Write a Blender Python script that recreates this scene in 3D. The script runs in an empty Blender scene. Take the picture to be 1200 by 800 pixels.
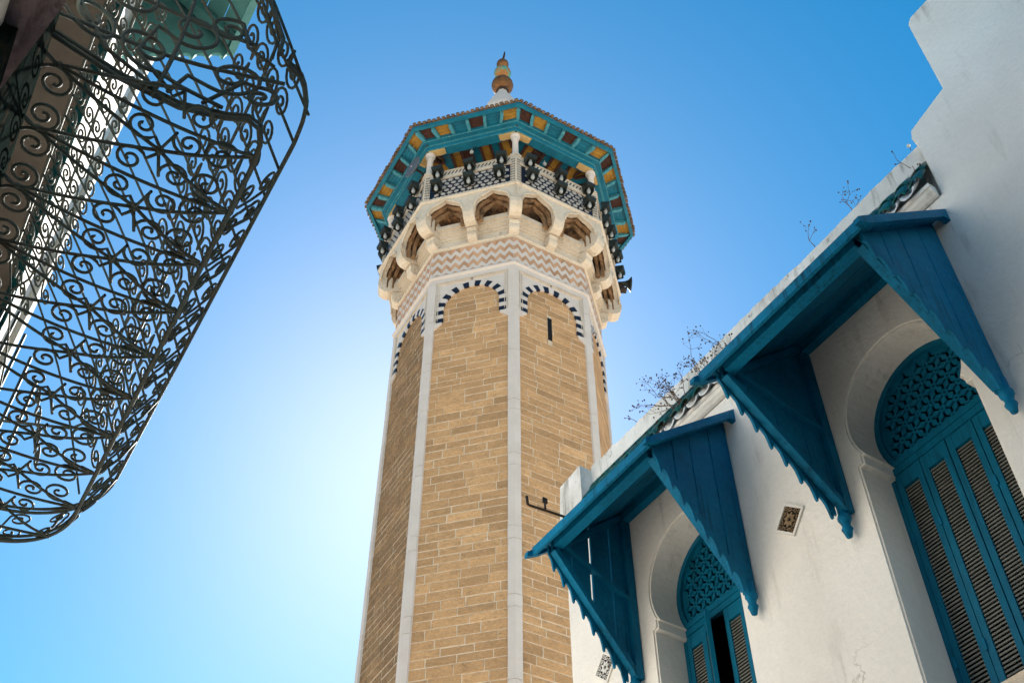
import bpy, bmesh, math, random
from math import sin, cos, pi, radians as R, sqrt
from mathutils import Vector as V, Matrix as M, noise
from mathutils.geometry import delaunay_2d_cdt

# ------------------------------------------------------------------ camera, sky, sun, exposure
sc = bpy.context.scene
COL = sc.collection
CAMZ = 1.6
cd = bpy.data.cameras.new('camera'); cam = bpy.data.objects.new('camera', cd); COL.objects.link(cam)
cd.sensor_width = 36; cd.lens = 36*1322.83/1200; cd.clip_start = .05; cd.clip_end = 5000
cam.location = (0, 0, CAMZ); cam.rotation_euler = (R(90+48.0387), 0, 0)
cam.rotation_euler = (M.Rotation(R(138.0387), 3, 'X') @ M.Rotation(R(-.1652), 3, 'Z')).to_euler()
sc.camera = cam
SUN_AZ, SUN_EL = -5.5, 42.0          # degrees, azimuth clockwise from +Y
w = bpy.data.worlds.new('World'); sc.world = w; w.use_nodes = True
nt = w.node_tree; bg = nt.nodes['Background']
sky = nt.nodes.new('ShaderNodeTexSky'); sky.sky_type = 'NISHITA'; sky.sun_disc = False
sky.sun_elevation = R(SUN_EL); sky.sun_rotation = R(SUN_AZ)
sky.air_density = 1.0; sky.dust_density = .55; sky.ozone_density = 2.2; sky.altitude = 1000
hs = nt.nodes.new('ShaderNodeHueSaturation'); hs.inputs['Saturation'].default_value = 1.45; hs.inputs['Hue'].default_value = .482
nt.links.new(sky.outputs[0], hs.inputs['Color']); nt.links.new(hs.outputs[0], bg.inputs[0]); bg.inputs[1].default_value = .052
sd = bpy.data.lights.new('sun', 'SUN'); sd.energy = 5; sd.angle = R(.5); sd.color = (1, .95, .87)
so = bpy.data.objects.new('sun', sd); COL.objects.link(so)
sdir = V((sin(R(SUN_AZ))*cos(R(SUN_EL)), cos(R(SUN_AZ))*cos(R(SUN_EL)), sin(R(SUN_EL))))
so.rotation_euler = sdir.to_track_quat('Z', 'Y').to_euler(); so.location = sdir*60
vs = sc.view_settings; vs.view_transform = 'Standard'; vs.look = 'None'; vs.gamma = 1; vs.use_curve_mapping = False
vs.exposure = 1.98
rnd = random.Random(7)

# ------------------------------------------------------------------ helpers
def Rz(deg): return M.Rotation(R(deg), 4, 'Z')
def T(x, y, z): return M.Translation((x, y, z))

class MB:
    """collects shapes and links them as one mesh object"""
    def __init__(s, pre=None): s.v = []; s.f = []; s.t = []; s.mi = []; s.sm = []; s.M = M(); s.pre = pre or M(); s.tint = .5; s.m = 0; s.smooth = False
    def _v(s, p): s.v.append(s.M @ V(p)); return len(s.v)-1
    def face(s, idx): s.f.append(idx); s.t.append(s.tint); s.mi.append(s.m); s.sm.append(s.smooth)
    def poly(s, pts): s.face([s._v(p) for p in pts])
    def box(s, x0, x1, y0, y1, z0, z1):
        i = [s._v(p) for p in ((x0,y0,z0),(x1,y0,z0),(x1,y1,z0),(x0,y1,z0),(x0,y0,z1),(x1,y0,z1),(x1,y1,z1),(x0,y1,z1))]
        for q in ((0,3,2,1),(4,5,6,7),(0,1,5,4),(1,2,6,5),(2,3,7,6),(3,0,4,7)): s.face([i[k] for k in q])
    def hexa(s, b, t):          # bottom quad, top quad
        i = [s._v(p) for p in list(b)+list(t)]
        for q in ((0,3,2,1),(4,5,6,7),(0,1,5,4),(1,2,6,5),(2,3,7,6),(3,0,4,7)): s.face([i[k] for k in q])
    def bevbox(s, x0, x1, y0, y1, z0, z1, b=.006):   # front (-y) edges chamfered
        o = [(x0,z0),(x1,z0),(x1,z1),(x0,z1)]; n = [(x0+b,z0+b),(x1-b,z0+b),(x1-b,z1-b),(x0+b,z1-b)]
        f = [s._v((x,y0,z)) for x, z in n]; m = [s._v((x,y0+b,z)) for x, z in o]; k = [s._v((x,y1,z)) for x, z in o]
        s.face(f)
        for a in range(4):
            c = (a+1) % 4
            s.face([f[a], m[a], m[c], f[c]]); s.face([m[a], k[a], k[c], m[c]])
    def beam(s, a, b, wd, ht, up=(0,0,1)):
        a = V(a); b = V(b); d = (b-a).normalized(); x = d.cross(V(up)).normalized(); z = x.cross(d)
        c = [(-wd/2,-ht/2),(wd/2,-ht/2),(wd/2,ht/2),(-wd/2,ht/2)]
        s.hexa([a+x*p+z*q for p, q in c], [b+x*p+z*q for p, q in c])
    def prism(s, pts, d):       # pts 3-D planar loop, extruded by vector d
        d = V(d); n = len(pts); a = [s._v(p) for p in pts]; b = [s._v(V(p)+d) for p in pts]
        s.face(a[::-1]); s.face(b)
        for i in range(n): s.face([a[i], a[(i+1) % n], b[(i+1) % n], b[i]])
    def tube(s, pts, r, n=6, closed=False):
        pts = [V(p) for p in pts]; m = len(pts); rings = []
        sm = s.smooth; s.smooth = True
        up = None
        for i, p in enumerate(pts):
            if closed: d = pts[(i+1) % m]-pts[i-1]
            else: d = pts[min(i+1, m-1)]-pts[max(i-1, 0)]
            if d.length < 1e-9: d = V((0,0,1))
            d.normalize()
            if up is None:
                up = d.orthogonal().normalized()
            else:
                up = up-d*up.dot(d)
                up = up.normalized() if up.length > 1e-6 else d.orthogonal().normalized()
            e = d.cross(up); rr = r[i] if isinstance(r, (list, tuple)) else r
            rings.append([s._v(p+(up*cos(2*pi*k/n)+e*sin(2*pi*k/n))*rr) for k in range(n)])
        for i in range(m if closed else m-1):
            a, b = rings[i], rings[(i+1) % m]
            for k in range(n): s.face([a[k], a[(k+1) % n], b[(k+1) % n], b[k]])
        if not closed: s.face(rings[0][::-1]); s.face(rings[-1])
        s.smooth = sm
    def lathe(s, prof, n=20, c=(0,0), cap=True, smooth=True, a0=0):
        sm = s.smooth; s.smooth = smooth; rings = []
        for r, z in prof: rings.append([s._v((c[0]+r*cos(a0+2*pi*k/n), c[1]+r*sin(a0+2*pi*k/n), z)) for k in range(n)])
        for a, b in zip(rings, rings[1:]):
            for k in range(n): s.face([a[k], a[(k+1) % n], b[(k+1) % n], b[k]])
        if cap: s.face(rings[0][::-1]); s.face(rings[-1])
        s.smooth = sm
    def ngon(s, prof, n=8, a0=-pi/2): s.lathe(prof, n, smooth=False, a0=a0)
    def ball(s, c, r, sz=1, n=16):
        s.M, o = s.M @ T(*c), s.M
        s.lathe([(max(r*sin(pi*i/10), 1e-4), -r*sz*cos(pi*i/10)) for i in range(11)], n); s.M = o
    def plate(s, outer, holes, f, d):    # 2-D loops; f maps (x,y) to 3-D; d thickness vector (away from the viewer)
        pts = []; edges = []; loops = []
        for lp in [outer]+list(holes):
            st = len(pts); n = len(lp); pts += [V(p) for p in lp]; edges += [(st+i, st+(i+1) % n) for i in range(n)]; loops.append(list(range(st, st+n)))
        vo, eo, fo, *_ = delaunay_2d_cdt(pts, edges, [], 1, 1e-6)
        def inside(p, lp):
            r = False; n = len(lp)
            for i in range(n):
                (xa, ya), (xb, yb) = lp[i-1], lp[i]
                if (ya > p.y) != (yb > p.y) and p.x < (xb-xa)*(p.y-ya)/(yb-ya)+xa: r = not r
            return r
        boxes = [(min(p[0] for p in h), max(p[0] for p in h), min(p[1] for p in h), max(p[1] for p in h), h) for h in holes]
        def keep(t):
            c = sum((vo[i] for i in t), V((0, 0)))/len(t)
            return inside(c, outer) and not any(x0 <= c.x <= x1 and y0 <= c.y <= y1 and inside(c, h) for x0, x1, y0, y1, h in boxes)
        fo = [t for t in fo if keep(t)]
        d = V(d); a = [s._v(f(p.x, p.y)) for p in vo]; b = [s._v(V(f(p.x, p.y))+d) for p in vo]
        cnt = {}
        for t in fo:
            s.face([a[i] for i in t]); s.face([b[i] for i in reversed(t)])
            for i in range(len(t)):
                e = (t[i], t[(i+1) % len(t)]); k = tuple(sorted(e)); cnt.setdefault(k, []).append(e)
        for k, es in cnt.items():
            if len(es) == 1: i, j = es[0]; s.face([a[i], b[i], b[j], a[j]])
    def build(s, name, mat, parent=None, loc=None):
        me = bpy.data.meshes.new(name); pv = [s.pre @ p for p in s.v]
        me.from_pydata([tuple(p) for p in pv], [], s.f)
        mats = mat if isinstance(mat, (list, tuple)) else [mat]
        for m in mats: me.materials.append(m)
        me.polygons.foreach_set('material_index', s.mi); me.polygons.foreach_set('use_smooth', s.sm)
        at = me.attributes.new('tint', 'FLOAT', 'FACE'); at.data.foreach_set('value', s.t)
        me.update()
        bm = bmesh.new(); bm.from_mesh(me); bmesh.ops.recalc_face_normals(bm, faces=bm.faces); bm.to_mesh(me); bm.free()
        o = bpy.data.objects.new(name, me); COL.objects.link(o)
        if parent is not None: o.parent = parent
        if loc is not None: o.matrix_local = loc
        return o

def tag(o, label=None, cat=None, group=None, kind=None):
    if label: o['label'] = label
    if cat: o['category'] = cat
    if group: o['group'] = group
    if kind: o['kind'] = kind
    return o
def thing(name, label, cat, mat4, group=None):
    o = bpy.data.objects.new(name, None); COL.objects.link(o); o.empty_display_size = .2; o.matrix_world = mat4
    return tag(o, label, cat, group)
def copy_tree(o, parent=None):
    c = o.copy(); COL.objects.link(c); c.parent = parent
    for ch in list(o.children): copy_tree(ch, c)
    return c

# ------------------------------------------------------------------ materials
def mat(name, c1, c2=None, scale=6, rough=.8, bump=.15, bscale=40, detail=6, spots=None, spot_scale=8, spot_lo=.58, spot_w=.1,
        streak=None, streak_lo=.55, streak_sc=(5, 5, .5), tint=0, spec=.3, metal=0, contrast=(.35, .65), bdist=.01, grain=0, crack=None, mottle=0):
    m = bpy.data.materials.new(name); m.use_nodes = True; n = m.node_tree.nodes; l = m.node_tree.links
    b = n['Principled BSDF']; b.inputs['Roughness'].default_value = rough; b.inputs['Metallic'].default_value = metal
    b.inputs['Specular IOR Level'].default_value = spec
    tc = n.new('ShaderNodeTexCoord'); co = tc.outputs['Object']
    def nz(sc_, det=detail, vec=None, ro=.6):
        t = n.new('ShaderNodeTexNoise'); t.inputs['Scale'].default_value = sc_; t.inputs['Detail'].default_value = det; t.inputs['Roughness'].default_value = ro
        l.new(vec or co, t.inputs['Vector']); return t.outputs['Fac']
    def ramp(src, a, bb):
        r = n.new('ShaderNodeMapRange'); r.inputs[1].default_value = a; r.inputs[2].default_value = bb; l.new(src, r.inputs[0]); return r.outputs[0]
    def mixc(fac, a, bb, mode='MIX'):
        x = n.new('ShaderNodeMix'); x.data_type = 'RGBA'; x.blend_type = mode
        if isinstance(fac, float): x.inputs[0].default_value = fac
        else: l.new(fac, x.inputs[0])
        for k, q in ((6, a), (7, bb)):
            if isinstance(q, tuple): x.inputs[k].default_value = (*q, 1)
            else: l.new(q, x.inputs[k])
        return x.outputs[2]
    def math_(op, a, bb):
        x = n.new('ShaderNodeMath'); x.operation = op
        for k, q in ((0, a), (1, bb)):
            if isinstance(q, (int, float)): x.inputs[k].default_value = q
            else: l.new(q, x.inputs[k])
        return x.outputs[0]
    c2 = c2 or tuple(x*.8 for x in c1)
    col = mixc(ramp(nz(scale), *contrast), c1, c2)
    if tint:
        at = n.new('ShaderNodeAttribute'); at.attribute_name = 'tint'
        k = math_('MULTIPLY_ADD', at.outputs['Fac'], tint); k.node.inputs[2].default_value = 1-tint*.5
        cb = n.new('ShaderNodeCombineColor')
        for i in range(3): l.new(k, cb.inputs[i])
        col = mixc(1.0, col, cb.outputs[0], 'MULTIPLY')
    if streak:
        mp = n.new('ShaderNodeMapping'); mp.inputs['Scale'].default_value = streak_sc; l.new(co, mp.inputs['Vector'])
        f = math_('MULTIPLY', ramp(nz(1.0, 8, mp.outputs[0], .7), streak_lo, streak_lo+.14), ramp(nz(1.1, 3), .4, .6))
        col = mixc(f, col, streak)
    if spots:
        col = mixc(ramp(nz(spot_scale, 8, ro=.7), spot_lo, spot_lo+spot_w), col, spots)
    if grain:
        col = mixc(ramp(nz(180, 3), .3, .7), col, tuple(x*(1-grain) for x in c1))
    if mottle:
        k2 = ramp(nz(26, 5, ro=.75), .25, .75); cc = n.new('ShaderNodeCombineColor'); q_ = math_('MULTIPLY_ADD', k2, mottle); q_.node.inputs[2].default_value = 1-mottle*.5
        for i in range(3): l.new(q_, cc.inputs[i])
        col = mixc(1.0, col, cc.outputs[0], 'MULTIPLY')
    if crack:
        vo = n.new('ShaderNodeTexVoronoi'); vo.feature = 'DISTANCE_TO_EDGE'; vo.inputs['Scale'].default_value = crack[0]
        mp = n.new('ShaderNodeMapping'); l.new(co, mp.inputs['Vector'])
        nn = n.new('ShaderNodeTexNoise'); nn.inputs['Scale'].default_value = 3; nn.inputs['Detail'].default_value = 6; l.new(co, nn.inputs['Vector'])
        va = n.new('ShaderNodeVectorMath'); va.operation = 'MULTIPLY_ADD'; va.inputs[1].default_value = (.5, .5, .5); l.new(nn.outputs['Color'], va.inputs[0]); l.new(co, va.inputs[2])
        l.new(va.outputs[0], vo.inputs['Vector'])
        f = math_('MULTIPLY', ramp(vo.outputs[0], crack[1], 0.0), ramp(nz(.55, 2), .58, .64))
        col = mixc(f, col, crack[2])
    l.new(col, b.inputs['Base Color'])
    if bump:
        bp = n.new('ShaderNodeBump'); bp.inputs['Strength'].default_value = bump; bp.inputs['Distance'].default_value = bdist
        h = math_('ADD', nz(bscale, 6), math_('MULTIPLY', nz(bscale*.15, 4), 1.5))
        l.new(h, bp.inputs['Height']); l.new(bp.outputs[0], b.inputs['Normal'])
    rr = n.new('ShaderNodeMapRange'); rr.inputs[3].default_value = max(rough-.12, .05); rr.inputs[4].default_value = min(rough+.12, 1); l.new(nz(scale*3), rr.inputs[0]); l.new(rr.outputs[0], b.inputs['Roughness'])
    return m

PLASTER = mat('lime plaster', (.79, .75, .69), (.70, .66, .60), 1.0, .9, .28, 22, streak=(.40, .37, .32), streak_lo=.54, spots=(.50, .46, .40), spot_scale=2.5, spot_lo=.64, spot_w=.25, bdist=.03, crack=(.9, .005, (.3, .28, .25)), mottle=.1)
PARAPET = mat('weathered parapet plaster', (.74, .72, .68), (.60, .57, .52), 2.5, .9, .5, 25, streak=(.20, .175, .14), streak_lo=.5, streak_sc=(8, 8, 1.2), spots=(.13, .115, .09), spot_scale=7, spot_lo=.6, bdist=.02)
REVEAL = mat('reveal plaster', (.72, .71, .68), (.66, .65, .61), 2, .9, .3, 30, bdist=.015)
BLUE = mat('blue wood paint', (.0008, .145, .275), (.0005, .095, .185), 1.8, .62, .6, 35, streak=(.001, .045, .08), streak_lo=.5, streak_sc=(30, 30, 1.2), spots=(.002, .04, .06), spot_scale=11, spot_lo=.66, spec=.12, mottle=.4)
BLUE2 = mat('blue shutter paint', (.0005, .115, .205), (.0005, .095, .17), 3, .55, .2, 60, spec=.12, mottle=.2, streak=(.001, .055, .095), streak_lo=.52, streak_sc=(30, 30, 1.2))
SLAT = mat('shutter slat wood', (.175, .18, .16), (.13, .135, .12), 8, .7, .2, 60)
DARK = mat('dark interior', (.004, .004, .005), (.003, .003, .003), 3, .9, 0)
STONE = mat('ochre sandstone', (.61, .352, .165), (.44, .243, .108), 3.2, .92, .9, 14, tint=.9, spots=(.20, .115, .055), spot_scale=5, spot_lo=.55, spot_w=.22, grain=.25, bdist=.04, contrast=(.3, .7), mottle=.35)
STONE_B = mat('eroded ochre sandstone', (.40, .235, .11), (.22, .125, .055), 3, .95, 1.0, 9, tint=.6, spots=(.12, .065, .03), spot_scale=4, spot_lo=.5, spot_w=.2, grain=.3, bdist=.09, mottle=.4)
MORTAR = mat('pale mortar', (.70, .56, .41), (.50, .38, .25), 8, .95, .4, 40)
MARBLE = mat('pinkish limestone', (.65, .56, .485), (.53, .445, .375), 2.2, .75, .3, 35, streak=(.40, .33, .27), streak_lo=.6, grain=.12, spots=(.36, .29, .22), spot_scale=10, spot_lo=.68)
CREAM = mat('cream limestone', (.66, .555, .43), (.52, .41, .29), 2.2, .8, .6, 18, streak=(.34, .215, .11), streak_lo=.53, streak_sc=(5, 5, 1.2), spots=(.20, .135, .08), spot_scale=6, spot_lo=.6, grain=.12, bdist=.03, mottle=.3)
INLAY = mat('worn white inlay', (.44, .41, .37), (.34, .31, .27), 5, .8, .2, 40, spots=(.2, .17, .14), spot_scale=9, spot_lo=.6)
SALMON = mat('salmon stone inlay', (.52, .30, .17), (.43, .235, .13), 5, .8, .2, 40, tint=.4)
NAVY = mat('navy marble inlay', (.007, .009, .018), (.012, .014, .026), 6, .45, .05, 40)
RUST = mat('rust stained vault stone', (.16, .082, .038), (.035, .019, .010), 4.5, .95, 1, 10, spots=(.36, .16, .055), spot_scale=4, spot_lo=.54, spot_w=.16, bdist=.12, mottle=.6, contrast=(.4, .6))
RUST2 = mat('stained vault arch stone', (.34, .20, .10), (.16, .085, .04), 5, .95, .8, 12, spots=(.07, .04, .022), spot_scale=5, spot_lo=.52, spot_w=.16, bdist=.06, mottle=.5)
TEAL = mat('teal beam paint', (.004, .15, .225), (.003, .105, .165), 4, .6, .2, 50, spots=(.02, .15, .19), spot_scale=9, spot_lo=.62, mottle=.3)
TURQ = mat('turquoise bracket paint', (.045, .24, .29), (.03, .16, .21), 14, .65, .3, 50, spots=(.22, .34, .34), spot_scale=20, spot_lo=.58)
YELL = mat('yellow ochre painted boards', (.43, .22, .03), (.28, .13, .02), 4, .7, .4, 40, streak=(.16, .08, .02), streak_lo=.55, streak_sc=(3, 30, 3))
BROWN = mat('dark brown painted boards', (.075, .026, .016), (.04, .015, .01), 5, .75, .4, 40)
CORBELWOOD = mat('pale ochre bracket', (.55, .36, .15), (.45, .28, .10), 6, .7, .2, 40)
TILEB = mat('brown clay tile', (.20, .12, .07), (.11, .065, .04), 9, .8, .4, 40, tint=.6)
TILEG = mat('green glazed tile', (.012, .085, .045), (.008, .05, .03), 6, .35, .3, 30, spots=(.10, .06, .03), spot_scale=9, spot_lo=.57, spec=.5)
GOLD = mat('tarnished copper gilt', (.24, .105, .032), (.11, .05, .018), 5, .5, .4, 14, spots=(.05, .03, .02), spot_scale=4, spot_lo=.55, metal=.4, mottle=.4)
VERDI = mat('verdigris copper', (.30, .14, .045), (.09, .26, .19), 3.0, .6, .3, 20, metal=.2, contrast=(.46, .54), mottle=.5)
IRON = mat('dark green iron', (.060, .085, .078), (.066, .068, .056), 9, .7, .5, 60, spots=(.055, .034, .02), spot_scale=18, spot_lo=.58)
BLACKI = mat('rusty black iron', (.02, .014, .01), (.035, .018, .01), 9, .75, .5, 60)
LAMPG = mat('dark green lamp housing', (.022, .026, .020), (.015, .018, .015), 6, .5, .1, 40)
GREYM = mat('grey loudspeaker metal', (.10, .11, .12), (.08, .085, .095), 5, .5, .1, 40)
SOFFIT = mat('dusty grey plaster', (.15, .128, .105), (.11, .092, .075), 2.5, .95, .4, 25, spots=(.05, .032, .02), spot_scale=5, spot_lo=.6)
WOODP = mat('weathered purple brown timber', (.27, .20, .205), (.14, .105, .125), 6, .85, .7, 30, streak=(.045, .028, .026), streak_lo=.46, streak_sc=(9, 30, 9), spots=(.26, .25, .28), spot_scale=20, spot_lo=.6, bdist=.02)
TEALD = mat('dark teal frame paint', (.008, .05, .055), (.006, .035, .04), 5, 1.0, .3, 40, spec=0.0, spots=(.03, .022, .014), spot_scale=12, spot_lo=.62)
SILLW_SHADE = mat('old green sill wood with painted shade', (.012, .019, .017), (.008, .011, .010), 8, 1.0, .6, 40, spec=0.0, spots=(.03, .022, .016), spot_scale=11, spot_lo=.55)  # green sill wood, base colour darkened to paint in shade from beam and hood
PALET = mat('pale turquoise paint', (.16, .42, .40), (.12, .35, .34), 4, .6, .2, 40, spots=(.25, .46, .44), spot_scale=8, spot_lo=.62)
WEED = mat('dry brown stems', (.20, .12, .075), (.12, .07, .045), 20, .9, 0)
SEED = mat('dry seed heads', (.13, .075, .05), (.08, .045, .035), 20, .9, 0)
FUZZ = mat('white seed fluff', (.7, .68, .64), (.6, .57, .52), 20, .95, 0)
PAVE = mat('worn limestone paving', (.24, .22, .19), (.18, .165, .14), 1.5, .9, .4, 20)
GROUND = mat('pale town ground', (.42, .38, .32), (.34, .30, .25), .2, .95, 0)
gm = bpy.data.materials.new('clear glass'); gm.use_nodes = True; gb = gm.node_tree.nodes['Principled BSDF']
gb.inputs['Base Color'].default_value = (.33, .33, .31, 1); gb.inputs['Roughness'].default_value = .4; GLASS = gm
VENTC = mat('pierced terracotta vent', (.30, .20, .11), (.20, .13, .07), 9, .85, .4, 40)

# ------------------------------------------------------------------ ground and street
g = MB(); g.poly([(-2500,-2500,0),(2500,-2500,0),(2500,2500,0),(-2500,2500,0)]); tag(g.build('ground', GROUND), kind='structure')
WA = T(5*cos(R(-32.5)), -5*sin(R(-32.5)), CAMZ) @ Rz(122.5)     # right-hand wall frame: x along the street (away), y out into the street, z from eye level
LA = T(0, 0, CAMZ) @ Rz(120.5)                                  # left-hand house frame: x away along the street, y to the left, z from eye level
s_ = MB(); s_.M = T(0, 0, -CAMZ+.004)
s_.poly([(-14, .02, 0), (7, .02, 0), (7, 5.6, 0), (-14, 5.6, 0)])
o = s_.build('street', PAVE); o.matrix_world = WA; tag(o, kind='structure')

# ================================================================== MINARET
X0, Y0, PH = -.2543, 16.2033, 7.4893
mina = thing('minaret', 'octagonal minaret of ochre stone with white ribs, carved gallery and painted eave', 'minaret', T(X0, Y0, 0) @ Rz(PH))
PRE = T(0, 0, CAMZ)
def FM(k): return Rz((k+.5)*45)      # face frame: x along the face, -y outwards
def VM(k): return Rz(k*45)           # corner frame: -y outwards
AP = cos(pi/8); SI = sin(pi/8)
VIS = (-3, -2, -1, 0, 1, 2, 3, 4)
mb = MB(PRE); mb.ngon([(2.2245, -1.6), (2.2245, 18.9)]); mb.build('shaft', MORTAR, mina)
# coursed stone faces
for k in VIS:
    r_ = random.Random(100+k); mb = MB(PRE); mb.M = FM(k); z = -1.6; row = 0
    slit = (k == 0)
    while z < 17.4:
        hh = r_.choice((.145, .16, .17, .175, .18, .19)); x = -.78; first = True
        while x < .77:
            ln = r_.uniform(.36, .62) if not first else r_.uniform(.16, .52)
            first = False
            x1 = min(x+ln, .78)
            if .78-x1 < .14: x1 = .78
            mb.tint = min(1, max(0, r_.gauss(.5, .22))); d = r_.uniform(-.003, .004)
            j = .0078 if r_.random() < .75 else .005
            segs = [(x+j, x1-j)]
            zz0, zz1 = z+j, z+hh-j
            if slit and zz1 > 16.03 and zz0 < 16.68:
                segs = [(a, b) for a, b in ((x+j, min(x1-j, -.1)), (max(x+j, .0), x1-j)) if b-a > .02]
            for a, b in segs: mb.bevbox(a, b, -2.062+d, -2.0, zz0+r_.uniform(-.002, .002), zz1+r_.uniform(-.002, .002), .006)
            x = x1
        z += hh; row += 1
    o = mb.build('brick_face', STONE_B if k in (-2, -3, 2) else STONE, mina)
mb = MB(PRE); mb.M = FM(0); mb.box(-.098, -.002, -2.0595, -2.0575, 16.03, 16.68); mb.build('slit_window', DARK, mina)
# corner ribs in blocks
for k in range(-3, 5):
    r_ = random.Random(40+k); mb = MB(PRE); mb.M = VM(k); z = -1.6
    d1 = V((cos(R(22.5)), sin(R(22.5)), 0)); d2 = V((-cos(R(22.5)), sin(R(22.5)), 0))
    i = 0
    while z < 17.72:
        hh = r_.uniform(1.0, 1.35) if i % 2 == 0 else r_.uniform(.2, .3)
        if 17.72-(z+hh) < .3: hh = 17.72-z
        rr = 2.27+r_.uniform(-.003, .003); wd = .118+r_.uniform(-.003, .003); P = V((0, -rr, 0))
        g_ = .004
        pts = [P, P+d1*wd, P+d1*wd+V((0, .12, 0)), P+V((0, .2, 0)), P+d2*wd+V((0, .12, 0)), P+d2*wd]
        mb.tint = r_.random(); mb.prism([(p.x, p.y, z+g_) for p in pts], (0, 0, hh-2*g_)); z += hh; i += 1
    mb.build('corner_rib', MARBLE, mina)
# blind arches: spandrel, voussoirs, imposts, mouldings
def arc(cx, cz, r, a0, a1, n): return [(cx+r*cos(a0+(a1-a0)*i/n), cz+r*sin(a0+(a1-a0)*i/n)) for i in range(n+1)]
for k in VIS:
    sp = MB(PRE); sp.M = FM(k)
    out = [(-.765, 16.5), (-.57, 16.5)] + arc(0, 16.87, .57, pi, 0, 28) + [(.57, 16.5), (.765, 16.5), (.765, 17.72), (-.765, 17.72)]
    sp.plate(out, [], lambda x, y: (x, -2.083, y), (0, .06, 0))
    for sx in (-1, 1):
        a, b = sorted((sx*.77, sx*.585)); sp.hexa([(a,-2.098,16.44),(b,-2.098,16.44),(b,-2.03,16.44),(a,-2.03,16.44)], [(a,-2.098,16.498),(b,-2.098,16.498),(b,-2.03,16.498),(a,-2.03,16.498)])
        c, d = sorted((sx*.77, sx*.66)); sp.prism([(sx*.77, -2.09, 16.438), (sx*.77, -2.09, 16.30), (sx*.6, -2.09, 16.438)], (0, .07, 0))
    fr = sp; fr.m = 2
    for off, wd in ((.735, .016), (.685, .012)):
        zt = 16.95+off
        fr.box(-off, -off+wd, -2.097, -2.08, 16.55, zt-.001); fr.box(off-wd, off, -2.097, -2.08, 16.55, zt-.001); fr.box(-off, off, -2.099, -2.08, zt, zt+wd)
    ang = [0]; path = []
    # path: straight 16.5-16.87 each side and half circle
    ri, ro = .565, .705; L = .37+pi*.63+.37; N = 23; seg = L/N
    def pt(s, r):
        if s < .37: return (-r, 16.5+s)
        if s > L-.37: return (r, 16.5+L-s)
        a = pi-(s-.37)/.63; return (r*cos(a), 16.87+r*sin(a))
    for i in range(N):
        b = sp; b.m = 1 if i % 2 == 0 else 0
        s0, s1 = i*seg+.004, (i+1)*seg-.004; ro2 = ro+(.02 if i == N//2 else 0)
        pts = [pt(s0, ri), pt(s1, ri), pt(s1, ro2), pt((s0+s1)/2, ro2), pt(s0, ro2)]
        b.prism([(x, -2.094, z) for x, z in pts], (0, .05, 0))
    c0 = [(.026*cos(2*pi*i/10), 17.655+.026*sin(2*pi*i/10)) for i in range(10)]
    sp.m = 1; sp.prism([(x, -2.096, z) for x, z in c0], (0, .03, 0))
    sp.build('arch_surround', [MARBLE, NAVY, CREAM], mina)
# bands above the arches
mb = MB(PRE); mb.ngon([(2.19, 17.72), (2.275, 17.72), (2.275, 17.84), (2.30, 17.85), (2.315, 17.885), (2.30, 17.93), (2.26, 17.96), (2.19, 17.96)]); mb.build('string_course', MARBLE, mina)
mb = MB(PRE); mb.ngon([(2.19, 17.962), (2.247, 17.962), (2.247, 18.78), (2.19, 18.78)]); zb = mb.build('zigzag_band', MARBLE, mina)
mb = MB(PRE); r_ = random.Random(3)
ap = 2.247*AP; hs = 2.247*SI
for k in VIS:
    mb.M = FM(k); n = 9; p = 2*hs/n
    def zig(x, z0): 
        u = ((x+hs)/p) % 1; return z0+.14*(1-abs(2*u-1))
    rows = [(-.19, .13), (.09, .135), (.36, .135), (.63, .3)]
    for z0, th in rows:
        for i in range(2*n):
            xa, xb = -hs+i*p/2, -hs+(i+1)*p/2
            if i == 0: xa += .004
            if i == 2*n-1: xb -= .004
            q = [(xa, zig(xa+1e-6, 17.962+z0)), (xb, zig(xb-1e-6, 17.962+z0)), (xb, zig(xb-1e-6, 17.962+z0)+th), (xa, zig(xa+1e-6, 17.962+z0)+th)]
            q = [(x, min(max(z, 17.97), 18.775)) for x, z in q]
            if q[2][1]-q[1][1] < .004 and q[3][1]-q[0][1] < .004: continue
            mb.tint = r_.random(); mb.poly([(x, -ap-.003, z) for x, z in q])
mb.build('zigzag_inlay', SALMON, zb)
mb = MB(PRE); mb.ngon([(2.19, 18.782), (2.262, 18.782), (2.262, 18.82), (2.29, 18.83), (2.29, 18.87), (2.25, 18.9), (2.25, 18.92), (2.19, 18.92)]); mb.build('cornice_moulding', CREAM, mina)
# recess wall with steps behind corbels
mb = MB(PRE); mb.ngon([(2.1, 18.921), (2.215, 18.921), (2.215, 19.13), (2.25, 19.131), (2.25, 19.2), (2.29, 19.201), (2.29, 19.28), (2.335, 19.281), (2.335, 19.37), (2.39, 19.371), (2.39, 19.5), (2.1, 19.5)]); mb.build('stepped_wall', CREAM, mina)
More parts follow.
